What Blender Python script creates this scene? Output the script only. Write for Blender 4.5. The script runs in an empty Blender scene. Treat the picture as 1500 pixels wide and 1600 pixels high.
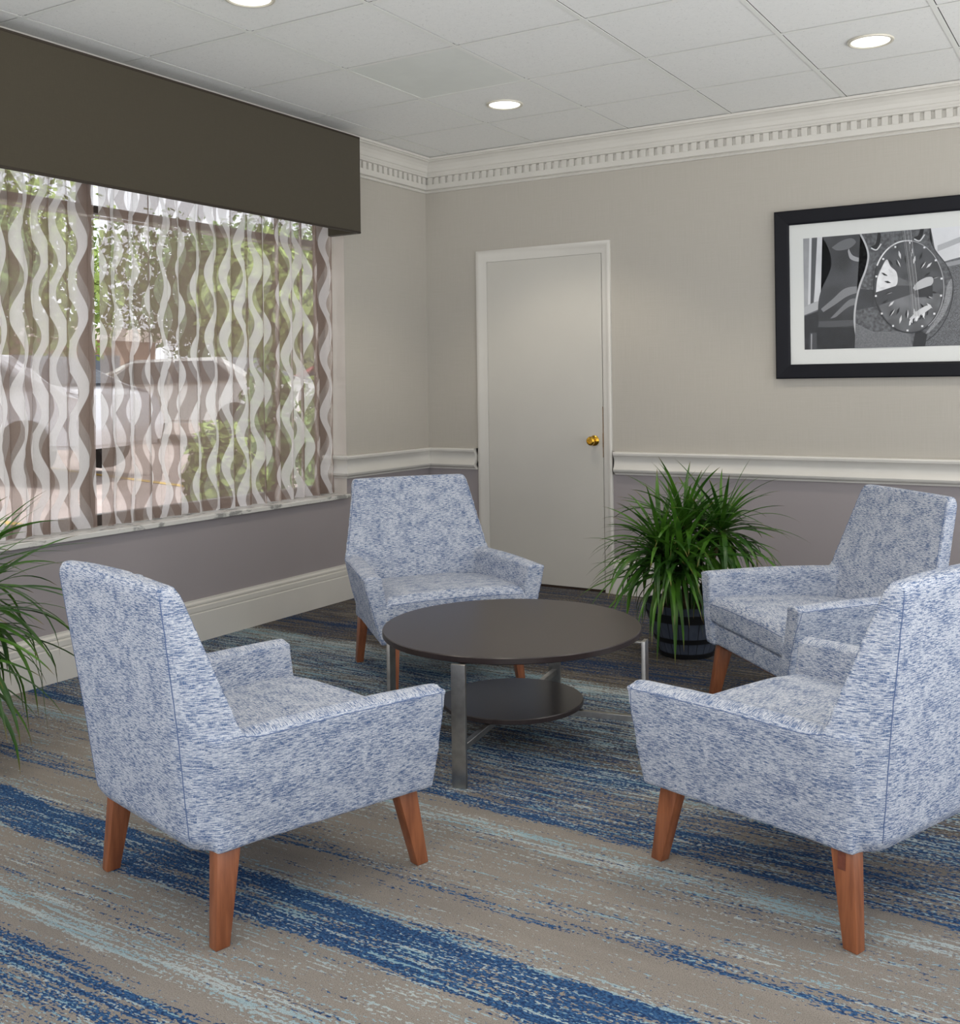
import bpy, bmesh, math, random
from mathutils import Vector, Matrix, noise
from mathutils.bvhtree import BVHTree
R_ = math.radians
scene = bpy.context.scene
col = scene.collection

# ------------------------------------------------------------------ camera
cam_d = bpy.data.cameras.new('camera'); cam = bpy.data.objects.new('camera', cam_d); col.objects.link(cam)
scene.camera = cam
cam_d.sensor_fit = 'HORIZONTAL'; cam_d.sensor_width = 36.0
cam_d.lens = 1658.7/1500*36
cam_d.shift_x = (750-785.9)/1500
cam_d.shift_y = (599.6-800)/1500
YAW, ROLL = -0.5386, -0.0131
fw = Vector((math.sin(YAW), math.cos(YAW), 0)); rt = Vector((math.cos(YAW), -math.sin(YAW), 0)); up = Vector((0, 0, 1))
r2 = rt*math.cos(ROLL)+up*math.sin(ROLL); u2 = up*math.cos(ROLL)-rt*math.sin(ROLL)
M = Matrix.Identity(4)
for i in range(3):
    M[i][0] = r2[i]; M[i][1] = u2[i]; M[i][2] = -fw[i]
M[0][3], M[1][3], M[2][3] = 3.9756, -5.6973, 1.2435
cam.matrix_world = M
cam_d.clip_start = 0.05; cam_d.clip_end = 200

# ------------------------------------------------------------------ world, exposure
scene.view_settings.view_transform = 'Standard'; scene.view_settings.look = 'None'
scene.view_settings.gamma = 1.0; scene.view_settings.use_curve_mapping = False
EXPOSURE = 0.7
WORLD = 1.0
SPOT_W = 16.0
scene.view_settings.exposure = EXPOSURE
world = bpy.data.worlds.new('overcast_sky_and_fill'); scene.world = world; world.use_nodes = True
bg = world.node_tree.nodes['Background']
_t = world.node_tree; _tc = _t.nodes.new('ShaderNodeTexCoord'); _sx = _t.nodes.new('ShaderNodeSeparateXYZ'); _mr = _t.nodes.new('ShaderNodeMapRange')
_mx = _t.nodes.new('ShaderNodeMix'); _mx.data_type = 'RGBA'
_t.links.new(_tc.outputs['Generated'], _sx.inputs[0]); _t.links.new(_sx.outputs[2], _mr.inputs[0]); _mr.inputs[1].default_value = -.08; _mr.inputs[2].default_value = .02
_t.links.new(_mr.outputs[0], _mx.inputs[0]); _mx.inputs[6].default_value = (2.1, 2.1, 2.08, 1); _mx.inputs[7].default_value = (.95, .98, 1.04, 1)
_t.links.new(_mx.outputs[2], bg.inputs['Color']); bg.inputs['Strength'].default_value = WORLD   # overcast sky; brighter lower half added as fill to light the ceiling

sun_d = bpy.data.lights.new('sun', 'SUN'); sun_d.energy = 1.6; sun_d.angle = R_(6); sun_d.color = (1, .96, .9)
sun = bpy.data.objects.new('sun', sun_d); col.objects.link(sun)
sun.rotation_euler = Vector((.30, .18, .93)).to_track_quat('Z', 'Y').to_euler()     # from over the roof, so it lights only the street side

# ------------------------------------------------------------------ material helpers
class NT:
    def __init__(s, name):
        s.m = bpy.data.materials.new(name); s.m.use_nodes = True; s.t = s.m.node_tree
        s.b = s.t.nodes['Principled BSDF']; s.out = s.t.nodes['Material Output']
    def n(s, typ, **kw):
        nd = s.t.nodes.new(typ)
        for k, v in kw.items(): setattr(nd, k, v)
        return nd
    def set(s, sock, v):
        if hasattr(v, 'links') or isinstance(v, bpy.types.NodeSocket): s.t.links.new(v, sock)
        else: sock.default_value = v
    def math(s, op, a, b=0.0, c=None):
        nd = s.n('ShaderNodeMath', operation=op)
        s.set(nd.inputs[0], a); s.set(nd.inputs[1], b)
        if c is not None: s.set(nd.inputs[2], c)
        return nd.outputs[0]
    def mix(s, f, a, b, blend='MIX'):
        nd = s.n('ShaderNodeMix', data_type='RGBA', blend_type=blend)
        s.set(nd.inputs[0], f); s.set(nd.inputs[6], a); s.set(nd.inputs[7], b)
        return nd.outputs[2]
    def noise(s, vec, scale=5, detail=2, rough=.5):
        nd = s.n('ShaderNodeTexNoise'); s.set(nd.inputs['Vector'], vec)
        nd.inputs['Scale'].default_value = scale; nd.inputs['Detail'].default_value = detail; nd.inputs['Roughness'].default_value = rough
        return nd.outputs['Fac']
    def coord(s, which='Object'): return s.n('ShaderNodeTexCoord').outputs[which]
    def map(s, vec, scale=(1, 1, 1), loc=(0, 0, 0), rot=(0, 0, 0)):
        nd = s.n('ShaderNodeMapping'); s.set(nd.inputs[0], vec)
        nd.inputs[1].default_value = loc; nd.inputs[2].default_value = rot; nd.inputs[3].default_value = scale
        return nd.outputs[0]
    def ramp(s, f, stops, interp='LINEAR'):
        nd = s.n('ShaderNodeValToRGB'); cr = nd.color_ramp; cr.interpolation = interp
        while len(cr.elements) < len(stops): cr.elements.new(.5)
        for e, (p, c) in zip(cr.elements, stops):
            e.position = p; e.color = (c[0], c[1], c[2], 1)
        s.set(nd.inputs[0], f)
        return nd.outputs[0]
    def smooth(s, v, a, b):
        nd = s.n('ShaderNodeMapRange', interpolation_type='SMOOTHSTEP'); s.set(nd.inputs[0], v)
        nd.inputs[1].default_value = a; nd.inputs[2].default_value = b
        return nd.outputs[0]
    def bump(s, h, strength=.2, dist=.002):
        nd = s.n('ShaderNodeBump'); s.set(nd.inputs['Height'], h)
        nd.inputs['Strength'].default_value = strength; nd.inputs['Distance'].default_value = dist
        s.t.links.new(nd.outputs[0], s.b.inputs['Normal'])
def srgb(r, g, b):
    f = lambda c: ((c/255+.055)/1.055)**2.4 if c > 10 else c/255/12.92
    return (f(r), f(g), f(b), 1)
def plain(name, c, rough=.5, metal=0, spec=.5, var=0.0, vscale=8, coat=0):
    m = NT(name); b = m.b
    b.inputs['Roughness'].default_value = rough; b.inputs['Metallic'].default_value = metal
    b.inputs['Specular IOR Level'].default_value = spec; b.inputs['Coat Weight'].default_value = coat
    if var:
        f = m.noise(m.coord(), vscale, 4)
        lo = tuple(x*(1-var) for x in c[:3])+(1,); hi = tuple(min(1, x*(1+var)) for x in c[:3])+(1,)
        m.set(b.inputs['Base Color'], m.mix(m.smooth(f, .3, .7), lo, hi))
    else: b.inputs['Base Color'].default_value = c
    return m.m

MAT = {}
MAT['trim'] = plain('trim_paint', srgb(208, 205, 198), .38, var=.03, vscale=3)
MAT['crown'] = plain('crown_paint', srgb(203, 200, 193), .45, var=.03, vscale=3)
MAT['door'] = plain('door_paint', srgb(196, 193, 185), .42, var=.03, vscale=1.5)
MAT['lower'] = plain('mauve_paint', srgb(153, 146, 147), .55, var=.02, vscale=2)
MAT['reveal'] = plain('reveal_paint', srgb(205, 197, 188), .55, var=.02)
MAT['dark_gap'] = plain('dark_gap', srgb(60, 45, 34), .8)
MAT['tee'] = plain('ceiling_tee', srgb(233, 234, 230), .5)
MAT['plenum'] = plain('plenum_dark', srgb(70, 68, 64), .9)
MAT['smooth_tile'] = plain('smooth_tile', srgb(228, 231, 227), .5, var=.02)
MAT['brass'] = plain('brass', srgb(214, 168, 62), .18, 1.0)
MAT['black_frame'] = plain('black_frame', srgb(16, 17, 24), .5, spec=.2, var=.1)
MAT['mat_board'] = plain('mat_board', srgb(214, 216, 214), .7)
MAT['window_metal'] = plain('window_metal', srgb(70, 62, 58), .4, .3)
MAT['steel'] = plain('brushed_steel', srgb(168, 166, 162), .36, 1.0, var=.12, vscale=30)
MAT['plastic_black'] = plain('barrel_hoop', srgb(18, 19, 22), .45)
MAT['terracotta'] = plain('terracotta', srgb(120, 78, 58), .8, var=.15, vscale=20)
MAT['soil'] = plain('soil', srgb(50, 38, 30), .95, var=.4, vscale=60)

m = NT('wallpaper'); co = m.coord()
f1 = m.noise(m.map(co, (400, 400, 6)), 1, 2); f2 = m.noise(m.map(co, (6, 6, 300)), 1, 2)
base = m.mix(m.smooth(m.math('ADD', m.math('MULTIPLY', f1, .6), m.math('MULTIPLY', f2, .4)), .3, .7), srgb(174, 169, 159), srgb(180, 175, 166))
m.set(m.b.inputs['Base Color'], base); m.b.inputs['Roughness'].default_value = .6
m.bump(f1, .08, .001); MAT['upper'] = m.m

m = NT('ceiling_tile'); co = m.coord()
f1 = m.noise(co, 120, 3, .7); f2 = m.noise(co, 45, 2)
speck = m.smooth(f1, .62, .68)
m.set(m.b.inputs['Base Color'], m.mix(m.math('MULTIPLY', speck, .45), m.mix(f2, srgb(232, 233, 231), srgb(240, 240, 238)), srgb(160, 160, 158)))
m.b.inputs['Roughness'].default_value = .85; m.bump(f1, .25, .002); MAT['tile'] = m.m

m = NT('valance_fabric'); co = m.coord()
f1 = m.noise(m.map(co, (1, 500, 30)), 1, 2); f2 = m.noise(m.map(co, (1, 30, 500)), 1, 2)
m.set(m.b.inputs['Base Color'], m.mix(m.math('MULTIPLY', m.math('ADD', f1, f2), .5), srgb(54, 48, 35), srgb(70, 63, 47)))
m.b.inputs['Roughness'].default_value = .85; m.b.inputs['Sheen Weight'].default_value = .15
m.bump(f1, .2, .001); MAT['valance'] = m.m

m = NT('marble_sill'); co = m.coord()
f1 = m.noise(m.map(co, (6, 3, 6)), 3, 6, .65)
m.set(m.b.inputs['Base Color'], m.mix(m.smooth(f1, .52, .62), srgb(212, 210, 204), srgb(150, 150, 146))); m.b.inputs['Roughness'].default_value = .25
MAT['marble'] = m.m

# carpet: streaks run along the back wall (x), their mix set by the distance from it
m = NT('streaked_carpet'); co = m.coord(); sp = m.n('ShaderNodeSeparateXYZ'); m.set(sp.inputs[0], co)
X, Y = sp.outputs[0], sp.outputs[1]
warp = m.math('MULTIPLY', m.math('SUBTRACT', m.noise(m.map(co, (1.6, 5, 1)), 1, 4, .7), .5), .10)
S = m.math('ADD', m.math('ADD', Y, m.math('MULTIPLY', X, .045)), warp)
stops = [(0, .4, .15, 1), (-1.2, .3, .1, .9), (-1.42, .62, .12, 1), (-1.6, .2, .12, .9), (-1.67, .16, .68, .6), (-1.76, .45, .66, .5),
 (-1.86, .62, .52, .5), (-2.15, .5, .55, .7), (-2.45, .35, .4, .8), (-2.53, .78, .5, .3), (-2.63, .6, .5, .3), (-2.70, .38, .34, .25),
 (-2.86, .56, .42, .3), (-2.95, .7, .38, .3), (-2.985, .05, .15, 0), (-3.06, .1, .66, 0), (-3.13, .28, .4, .1), (-3.2, .12, .3, 0),
 (-3.34, .1, .4, 0), (-3.42, .52, .3, 0), (-3.46, .04, .15, .05), (-3.56, .12, .38, 0), (-3.59, .2, .6, 0), (-3.61, .92, .3, 0),
 (-3.70, .66, .45, 0), (-3.775, .80, .36, 0), (-3.80, .05, .4, 0), (-3.93, .14, .36, 0), (-4.03, .05, .72, 0), (-4.08, .04, .1, 0), (-4.13, .60, .38, 0), (-4.32, .44, .44, 0)]
stops.sort(key=lambda t: t[0])
mr = m.n('ShaderNodeMapRange'); m.set(mr.inputs[0], S); mr.inputs[1].default_value = -5; mr.inputs[2].default_value = 0
rp = m.ramp(mr.outputs[0], [((s+5)/5, (a, b, c)) for s, a, b, c in stops])
sr = m.n('ShaderNodeSeparateColor'); m.set(sr.inputs[0], rp)
def streak(ox, sx, sy, grain):
    a = m.noise(m.map(co, (sx, sy, 1), (ox, ox, 0), (0, 0, .045)), 1, 3, .6)
    g = m.noise(m.map(co, (85, 170, 1), (ox*2, 0, 0)), 1, 1)
    return m.math('ADD', m.math('MULTIPLY', a, 1-grain), m.math('MULTIPLY', g, grain))
nn = streak(3.1, 3.2, 60, .45); na = streak(11.7, 5.5, 90, .42); nl = streak(23.0, 3.0, 70, .35)
vary = m.math('MULTIPLY', m.math('SUBTRACT', m.noise(m.map(co, (.9, 9, 1), (4, 4, 0)), 1, 2), .5), .9)
mn = m.smooth(m.math('ADD', m.math('MULTIPLY', m.math('SUBTRACT', nn, .5), 3.4), m.math('ADD', vary, sr.outputs[0])), .46, .56)
ma = m.smooth(m.math('ADD', m.math('MULTIPLY', m.math('SUBTRACT', na, .5), 3.4), sr.outputs[1]), .56, .66)
big = m.noise(m.map(co, (1.2, 16, 1)), 1, 2)
taupe = m.mix(big, srgb(128, 122, 115), srgb(150, 143, 135))
taupe = m.mix(m.math('MULTIPLY', sr.outputs[2], m.math('ADD', .35, m.smooth(nl, .42, .55))), taupe, srgb(84, 78, 72))
navy = m.mix(m.smooth(m.math('ADD', m.math('MULTIPLY', nl, .4), m.math('MULTIPLY', m.noise(m.map(co, (120, 220, 1), (3, 9, 0)), 1, 1), .6)), .42, .58), srgb(34, 58, 96), srgb(56, 94, 136))
navy = m.mix(m.math('MULTIPLY', sr.outputs[2], .7), navy, srgb(30, 44, 74))
aqua = m.mix(m.smooth(m.noise(m.map(co, (2, 30, 1), (7, 3, 0)), 1, 2), .4, .6), srgb(172, 182, 183), srgb(138, 168, 178))
c1 = m.mix(mn, taupe, navy)
c2 = m.mix(m.math('MULTIPLY', ma, .92), c1, aqua)
gr = m.noise(co, 420, 2, .7)
c3 = m.mix(m.math('MULTIPLY', m.math('SUBTRACT', 1.0, m.smooth(gr, .3, .55)), .55), c2, (0.02, 0.02, 0.02, 1))
m.set(m.b.inputs['Base Color'], c3); m.b.inputs['Roughness'].default_value = .95; m.b.inputs['Specular IOR Level'].default_value = .1
m.bump(gr, .6, .004); MAT['carpet'] = m.m

# chair fabric: short dashes along u
m = NT('woven_fabric'); uv = m.coord('UV')
d1 = m.noise(m.map(uv, (48, 430, 1)), 1, 3, .6); d2 = m.noise(m.map(uv, (150, 800, 1), (5, 9, 0)), 1, 1)
d3 = m.noise(m.map(uv, (13, 26, 1)), 1, 3); wv = m.noise(m.map(uv, (620, 200, 1)), 1, 1)
s1 = m.math('ADD', d1, m.math('MULTIPLY', m.math('SUBTRACT', d3, .5), .28))
cA = m.mix(m.smooth(d2, .35, .65), srgb(148, 158, 178), srgb(204, 206, 210))
cB = m.mix(m.math('MULTIPLY', m.smooth(s1, .47, .57), .86), cA, srgb(50, 82, 126))
cC = m.mix(m.math('MULTIPLY', m.smooth(wv, .52, .66), .35), cB, srgb(214, 214, 214))
m.set(m.b.inputs['Base Color'], cC); m.b.inputs['Roughness'].default_value = .9; m.b.inputs['Specular IOR Level'].default_value = .15
m.bump(m.math('ADD', d2, wv), .5, .0015); MAT['fabric'] = m.m
MAT['seam'] = plain('seam_thread', srgb(86, 104, 140), .9)

m = NT('cherry_wood'); co = m.coord()
f1 = m.noise(m.map(co, (60, 60, 5)), 1, 4, .6)
m.set(m.b.inputs['Base Color'], m.mix(m.smooth(f1, .3, .7), srgb(118, 68, 42), srgb(148, 90, 58))); m.b.inputs['Roughness'].default_value = .35
MAT['wood'] = m.m
MAT['wood_dark'] = plain('end_grain', srgb(106, 56, 40), .45, var=.15, vscale=90)

m = NT('espresso_laminate'); co = m.coord()
f1 = m.noise(m.map(co, (8, 160, 8), rot=(0, 0, .5)), 1, 4, .6)
m.set(m.b.inputs['Base Color'], m.mix(f1, srgb(36, 28, 28), srgb(50, 40, 38))); m.b.inputs['Roughness'].default_value = .3
m.b.inputs['Specular IOR Level'].default_value = .5; MAT['table'] = m.m

m = NT('leaf'); uv = m.coord('UV'); su = m.n('ShaderNodeSeparateXYZ'); m.set(su.inputs[0], uv)
lv = m.noise(m.coord(), 6, 1)
cg = m.mix(m.smooth(lv, .35, .65), srgb(32, 74, 19), srgb(74, 120, 34))
cg = m.mix(m.smooth(su.outputs[1], .86, 1.0), cg, srgb(120, 96, 50))
cg = m.mix(m.math('MULTIPLY', m.smooth(m.noise(m.map(uv, (40, .6, 1)), 1, 1), .5, .6), .25), cg, srgb(104, 142, 70))
m.set(m.b.inputs['Base Color'], cg); m.b.inputs['Roughness'].default_value = .35
m.b.inputs['Transmission Weight'].default_value = 0
tr = m.n('ShaderNodeBsdfTranslucent'); m.set(tr.inputs[0], cg); mx = m.n('ShaderNodeMixShader'); mx.inputs[0].default_value = .25
m.t.links.new(m.b.outputs[0], mx.inputs[1]); m.t.links.new(tr.outputs[0], mx.inputs[2]); m.t.links.new(mx.outputs[0], m.out.inputs[0])
MAT['leaf'] = m.m
MAT['stem'] = plain('cane_bark', srgb(112, 92, 66), .9, var=.3, vscale=70)
m = NT('barrel_staves'); uv = m.coord('UV'); su = m.n('ShaderNodeSeparateXYZ'); m.set(su.inputs[0], uv)
fr = m.math('FRACT', m.math('MULTIPLY', su.outputs[0], 22))
gl = m.math('LESS_THAN', m.math('ABSOLUTE', m.math('SUBTRACT', fr, .5)), .46)
gn = m.noise(m.map(m.coord(), (60, 60, 8)), 1, 4)
m.set(m.b.inputs['Base Color'], m.mix(gl, srgb(16, 18, 24), m.mix(gn, srgb(50, 56, 70), srgb(88, 96, 110)))); m.b.inputs['Roughness'].default_value = .5
MAT['barrel'] = m.m

# sheer with woven serpentine bands; u is the distance along the cloth in metres, v the height
m = NT('sheer_waves'); uv = m.coord('UV'); su = m.n('ShaderNodeSeparateXYZ'); m.set(su.inputs[0], uv); U, V = su.outputs[0], su.outputs[1]
def bands(pitch, off, amp, half, lam, ph):
    u = m.math('DIVIDE', m.math('ADD', U, off), pitch); cell = m.math('FLOOR', u)
    wn = m.n('ShaderNodeTexWhiteNoise', noise_dimensions='1D'); m.set(wn.inputs['W'], m.math('ADD', cell, ph))
    a = m.math('ADD', m.math('MULTIPLY', V, 2*math.pi/lam), m.math('MULTIPLY', m.math('FLOOR', m.math('MULTIPLY', wn.outputs[0], 4)), math.pi/2))
    d = m.math('SUBTRACT', m.math('MULTIPLY', m.math('SUBTRACT', m.math('SUBTRACT', u, cell), .5), pitch), m.math('MULTIPLY', m.math('SINE', a), amp))
    w = m.math('ADD', half, m.math('MULTIPLY', m.math('SINE', m.math('ADD', m.math('MULTIPLY', a, 1.0), 1.3)), half*.3))
    return m.math('SUBTRACT', 1.0, m.smooth(m.math('SUBTRACT', m.math('ABSOLUTE', d), w), -.0015, .0015))
wb = bands(.128, .0, .028, .024, .33, 3.0); tb = bands(.128, .064, .026, .028, .33, 9.0)
weave = m.noise(m.map(uv, (700, 60, 1)), 1, 1)
colr = m.mix(wb, m.mix(tb, srgb(206, 192, 184), srgb(150, 132, 122)), srgb(234, 229, 228))
alpha = m.math('ADD', .46, m.math('ADD', m.math('MULTIPLY', m.math('MULTIPLY', tb, m.math('SUBTRACT', 1.0, wb)), .27), m.math('MULTIPLY', wb, .32)))
alpha = m.math('MINIMUM', m.math('ADD', alpha, m.math('MULTIPLY', m.math('SUBTRACT', weave, .5), .15)), .93)
df = m.n('ShaderNodeBsdfDiffuse'); tl = m.n('ShaderNodeBsdfTranslucent'); m.set(df.inputs[0], colr); m.set(tl.inputs[0], colr)
x1 = m.n('ShaderNodeMixShader'); x1.inputs[0].default_value = .5; m.t.links.new(df.outputs[0], x1.inputs[1]); m.t.links.new(tl.outputs[0], x1.inputs[2])
tp = m.n('ShaderNodeBsdfTransparent'); x2 = m.n('ShaderNodeMixShader'); m.set(x2.inputs[0], alpha)
m.t.links.new(tp.outputs[0], x2.inputs[1]); m.t.links.new(x1.outputs[0], x2.inputs[2]); m.t.links.new(x2.outputs[0], m.out.inputs[0])
MAT['sheer'] = m.m

def glass(name, tint=(1, 1, 1, 1), refl=1.0):
    m = NT(name)
    g = m.n('ShaderNodeBsdfGlossy'); g.inputs['Roughness'].default_value = .02
    tp = m.n('ShaderNodeBsdfTransparent'); tp.inputs[0].default_value = tint
    fr = m.n('ShaderNodeFresnel'); fr.inputs[0].default_value = 1.45; mx = m.n('ShaderNodeMixShader')
    ge = m.n('ShaderNodeNewGeometry')
    m.set(mx.inputs[0], m.math('MULTIPLY', m.math('MULTIPLY', fr.outputs[0], refl), m.math('SUBTRACT', 1.0, ge.outputs['Backfacing'])))
    m.t.links.new(tp.outputs[0], mx.inputs[1]); m.t.links.new(g.outputs[0], mx.inputs[2]); m.t.links.new(mx.outputs[0], m.out.inputs[0])
    return m.m
MAT['glass'] = glass('window_glass'); MAT['picture_glass'] = glass('picture_glass', (1, 1, 1, 1), .35)

def emit(name, c, s):
    m = NT(name); e = m.n('ShaderNodeEmission'); e.inputs[1].default_value = s
    uv = m.coord(); w = m.noise(m.map(uv, (60, 4, 1)), 1, 1)
    m.set(e.inputs[0], m.mix(w, c, (1, 1, .97, 1)))
    m.t.links.new(e.outputs[0], m.out.inputs[0]); return m.m
MAT['lens'] = emit('lit_lens', (1.0, .93, .78, 1), 1.6)
MAT['ring'] = plain('lamp_ring', srgb(205, 200, 186), .35)

# ------------------------------------------------------------------ geometry helpers
def link(o, parent=None):
    col.objects.link(o)
    if parent: o.parent = parent
    return o
def mesh_obj(name, verts, faces, mat, parent=None, smooth=False, uvs=None):
    me = bpy.data.meshes.new(name); me.from_pydata([tuple(v) for v in verts], [], faces); me.update()
    if uvs is not None:
        l = me.uv_layers.new(name='UVMap')
        for i, lp in enumerate(me.loops): l.data[i].uv = uvs[lp.vertex_index]
    for mm in (mat if isinstance(mat, (list, tuple)) else [mat]): me.materials.append(mm)
    if smooth: me.polygons.foreach_set('use_smooth', [True]*len(me.polygons))
    return link(bpy.data.objects.new(name, me), parent)
def bm_obj(name, bm, mat, parent=None, smooth=False, angle=None):
    bmesh.ops.recalc_face_normals(bm, faces=bm.faces)
    me = bpy.data.meshes.new(name); bm.to_mesh(me); bm.free()
    for mm in (mat if isinstance(mat, (list, tuple)) else [mat]): me.materials.append(mm)
    if smooth: me.polygons.foreach_set('use_smooth', [True]*len(me.polygons))
    if angle is not None:
        me.polygons.foreach_set('use_smooth', [True]*len(me.polygons))
        me.set_sharp_from_angle(angle=R_(angle))
    return link(bpy.data.objects.new(name, me), parent)
def empty(name, label, cat, loc=(0, 0, 0), rz=0, group=None):
    o = bpy.data.objects.new(name, None); col.objects.link(o); o.location = loc; o.rotation_euler = (0, 0, rz)
    o.empty_display_size = .1; return tag(o, label, cat, group)
def tag(o, label, cat, group=None, kind=None):
    if label: o['label'] = label
    if cat: o['category'] = cat
    if group: o['group'] = group
    if kind: o['kind'] = kind
    return o
def struct(o, label=None):
    o['kind'] = 'structure'
    if label: o['label'] = label
    return o
def add_box(bm, lo, hi, bev=0, seg=2, mat=0):
    vs = [bm.verts.new((x, y, z)) for x in (lo[0], hi[0]) for y in (lo[1], hi[1]) for z in (lo[2], hi[2])]
    fs = [bm.faces.new([vs[i] for i in q]) for q in ((0, 1, 3, 2), (4, 6, 7, 5), (0, 4, 5, 1), (2, 3, 7, 6), (0, 2, 6, 4), (1, 5, 7, 3))]
    for f in fs: f.material_index = mat
    if bev:
        es = list({e for f in fs for e in f.edges})
        bmesh.ops.bevel(bm, geom=es, offset=bev, segments=seg, profile=.6, affect='EDGES')
    return vs
def add_hexa(bm, pts, bev=0, seg=2):
    """8 points: bottom ring 0-3, top ring 4-7"""
    vs = [bm.verts.new(p) for p in pts]
    fs = [bm.faces.new([vs[i] for i in q]) for q in ((3, 2, 1, 0), (4, 5, 6, 7), (0, 1, 5, 4), (1, 2, 6, 5), (2, 3, 7, 6), (3, 0, 4, 7))]
    if bev:
        es = list({e for f in fs for e in f.edges})
        bmesh.ops.bevel(bm, geom=es, offset=bev, segments=seg, profile=.5, affect='EDGES')
def add_tube(bm, pts, r, n=8, caps=True):
    rings = []
    for i, p in enumerate(pts):
        p = Vector(p); a = Vector(pts[max(i-1, 0)]); b = Vector(pts[min(i+1, len(pts)-1)]); t = (b-a).normalized()
        s = t.cross(Vector((0, 0, 1)))
        if s.length < .05: s = t.cross(Vector((1, 0, 0)))
        s.normalize(); q = t.cross(s); rr = r[i] if isinstance(r, (list, tuple)) else r
        rings.append([bm.verts.new(p+(s*math.cos(2*math.pi*k/n)+q*math.sin(2*math.pi*k/n))*rr) for k in range(n)])
    for a, b in zip(rings, rings[1:]):
        for k in range(n): bm.faces.new([a[k], a[(k+1) % n], b[(k+1) % n], b[k]])
    if caps: bm.faces.new(rings[0][::-1]); bm.faces.new(rings[-1])
def add_lathe(bm, prof, n=48, mat=None, center=(0, 0)):
    rings = []
    for r, z in prof:
        if r < 1e-5: rings.append([bm.verts.new((center[0], center[1], z))])
        else: rings.append([bm.verts.new((center[0]+r*math.cos(2*math.pi*k/n), center[1]+r*math.sin(2*math.pi*k/n), z)) for k in range(n)])
    uvl = bm.loops.layers.uv.verify()
    for j, (a, b) in enumerate(zip(rings, rings[1:])):
        for k in range(n):
            if len(a) == 1 and len(b) == 1: continue
            if len(a) == 1: vs = [a[0], b[k], b[(k+1) % n]]; uu = [(k/n, j), (k/n, j+1), ((k+1)/n, j+1)]
            elif len(b) == 1: vs = [a[k], a[(k+1) % n], b[0]]; uu = [(k/n, j), ((k+1)/n, j), (k/n, j+1)]
            else: vs = [a[k], a[(k+1) % n], b[(k+1) % n], b[k]]; uu = [(k/n, j), ((k+1)/n, j), ((k+1)/n, j+1), (k/n, j+1)]
            f = bm.faces.new(vs)
            for lp, q in zip(f.loops, uu): lp[uvl].uv = q
            if mat is not None: f.material_index = mat[j]
def profile_run(bm, prof, path, closed_prof=True):
    """sweep a profile (d, z) along path points given as (origin, outward-normal) pairs; mitres are in the given vectors"""
    rings = [[bm.verts.new((o[0]+nv[0]*d, o[1]+nv[1]*d, z)) for d, z in prof] for o, nv in path]
    n = len(prof)
    for a, b in zip(rings, rings[1:]):
        for k in range(n if closed_prof else n-1): bm.faces.new([a[k], a[(k+1) % n], b[(k+1) % n], b[k]])
    bm.faces.new(rings[0][::-1]); bm.faces.new(rings[-1])

# ------------------------------------------------------------------ room shell
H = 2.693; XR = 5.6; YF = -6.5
WY1, WY0 = -.837, -4.9            # window opening along the left wall
SILL_Z, HEAD_Z = .612, 2.34
RAIL_Z0, RAIL_Z1 = .702, .838
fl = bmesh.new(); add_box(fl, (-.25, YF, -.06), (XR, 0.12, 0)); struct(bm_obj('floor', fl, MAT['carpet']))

def quad_wall(name, quads):       # quads: (p0,p1,p2,p3,mat)
    vs = []; fs = []; mi = []
    for q in quads:
        i = len(vs); vs += list(q[:4]); fs.append((i, i+1, i+2, i+3)); mi.append(q[4])
    o = mesh_obj(name, vs, fs, [MAT['upper'], MAT['lower'], MAT['reveal']])
    for p, k in zip(o.data.polygons, mi): p.material_index = k
    return struct(o)
ZS = .77
def wbox(x0, y0, z0, x1, y1, z1, mt):    # box as quads
    P = lambda x, y, z: (x, y, z)
    return [(P(x0, y0, z0), P(x1, y0, z0), P(x1, y0, z1), P(x0, y0, z1), mt), (P(x0, y1, z0), P(x0, y1, z1), P(x1, y1, z1), P(x1, y1, z0), mt),
            (P(x0, y0, z0), P(x0, y0, z1), P(x0, y1, z1), P(x0, y1, z0), mt), (P(x1, y0, z0), P(x1, y1, z0), P(x1, y1, z1), P(x1, y0, z1), mt),
            (P(x0, y0, z1), P(x1, y0, z1), P(x1, y1, z1), P(x0, y1, z1), mt), (P(x0, y0, z0), P(x0, y1, z0), P(x1, y1, z0), P(x1, y0, z0), mt)]
TH = .24
quad_wall('wall_back', wbox(-TH, 0, 0, XR, .12, ZS, 1)+wbox(-TH, 0, ZS, XR, .12, H+.1, 0))
wl = (wbox(-TH, WY1, 0, 0, 0, ZS, 1)+wbox(-TH, WY1, ZS, 0, 0, H+.1, 0)
      + wbox(-TH, WY0, 0, 0, WY1, SILL_Z-.02, 1)+wbox(-TH, WY0, HEAD_Z, 0, WY1, H+.1, 0)
      + wbox(-TH, YF, 0, 0, WY0, ZS, 1)+wbox(-TH, YF, ZS, 0, WY0, H+.1, 0))
wl += [((-TH, WY1-.0015, SILL_Z), (0, WY1-.0015, SILL_Z), (0, WY1-.0015, HEAD_Z), (-TH, WY1-.0015, HEAD_Z), 2)]
quad_wall('wall_left', wl)

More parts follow.
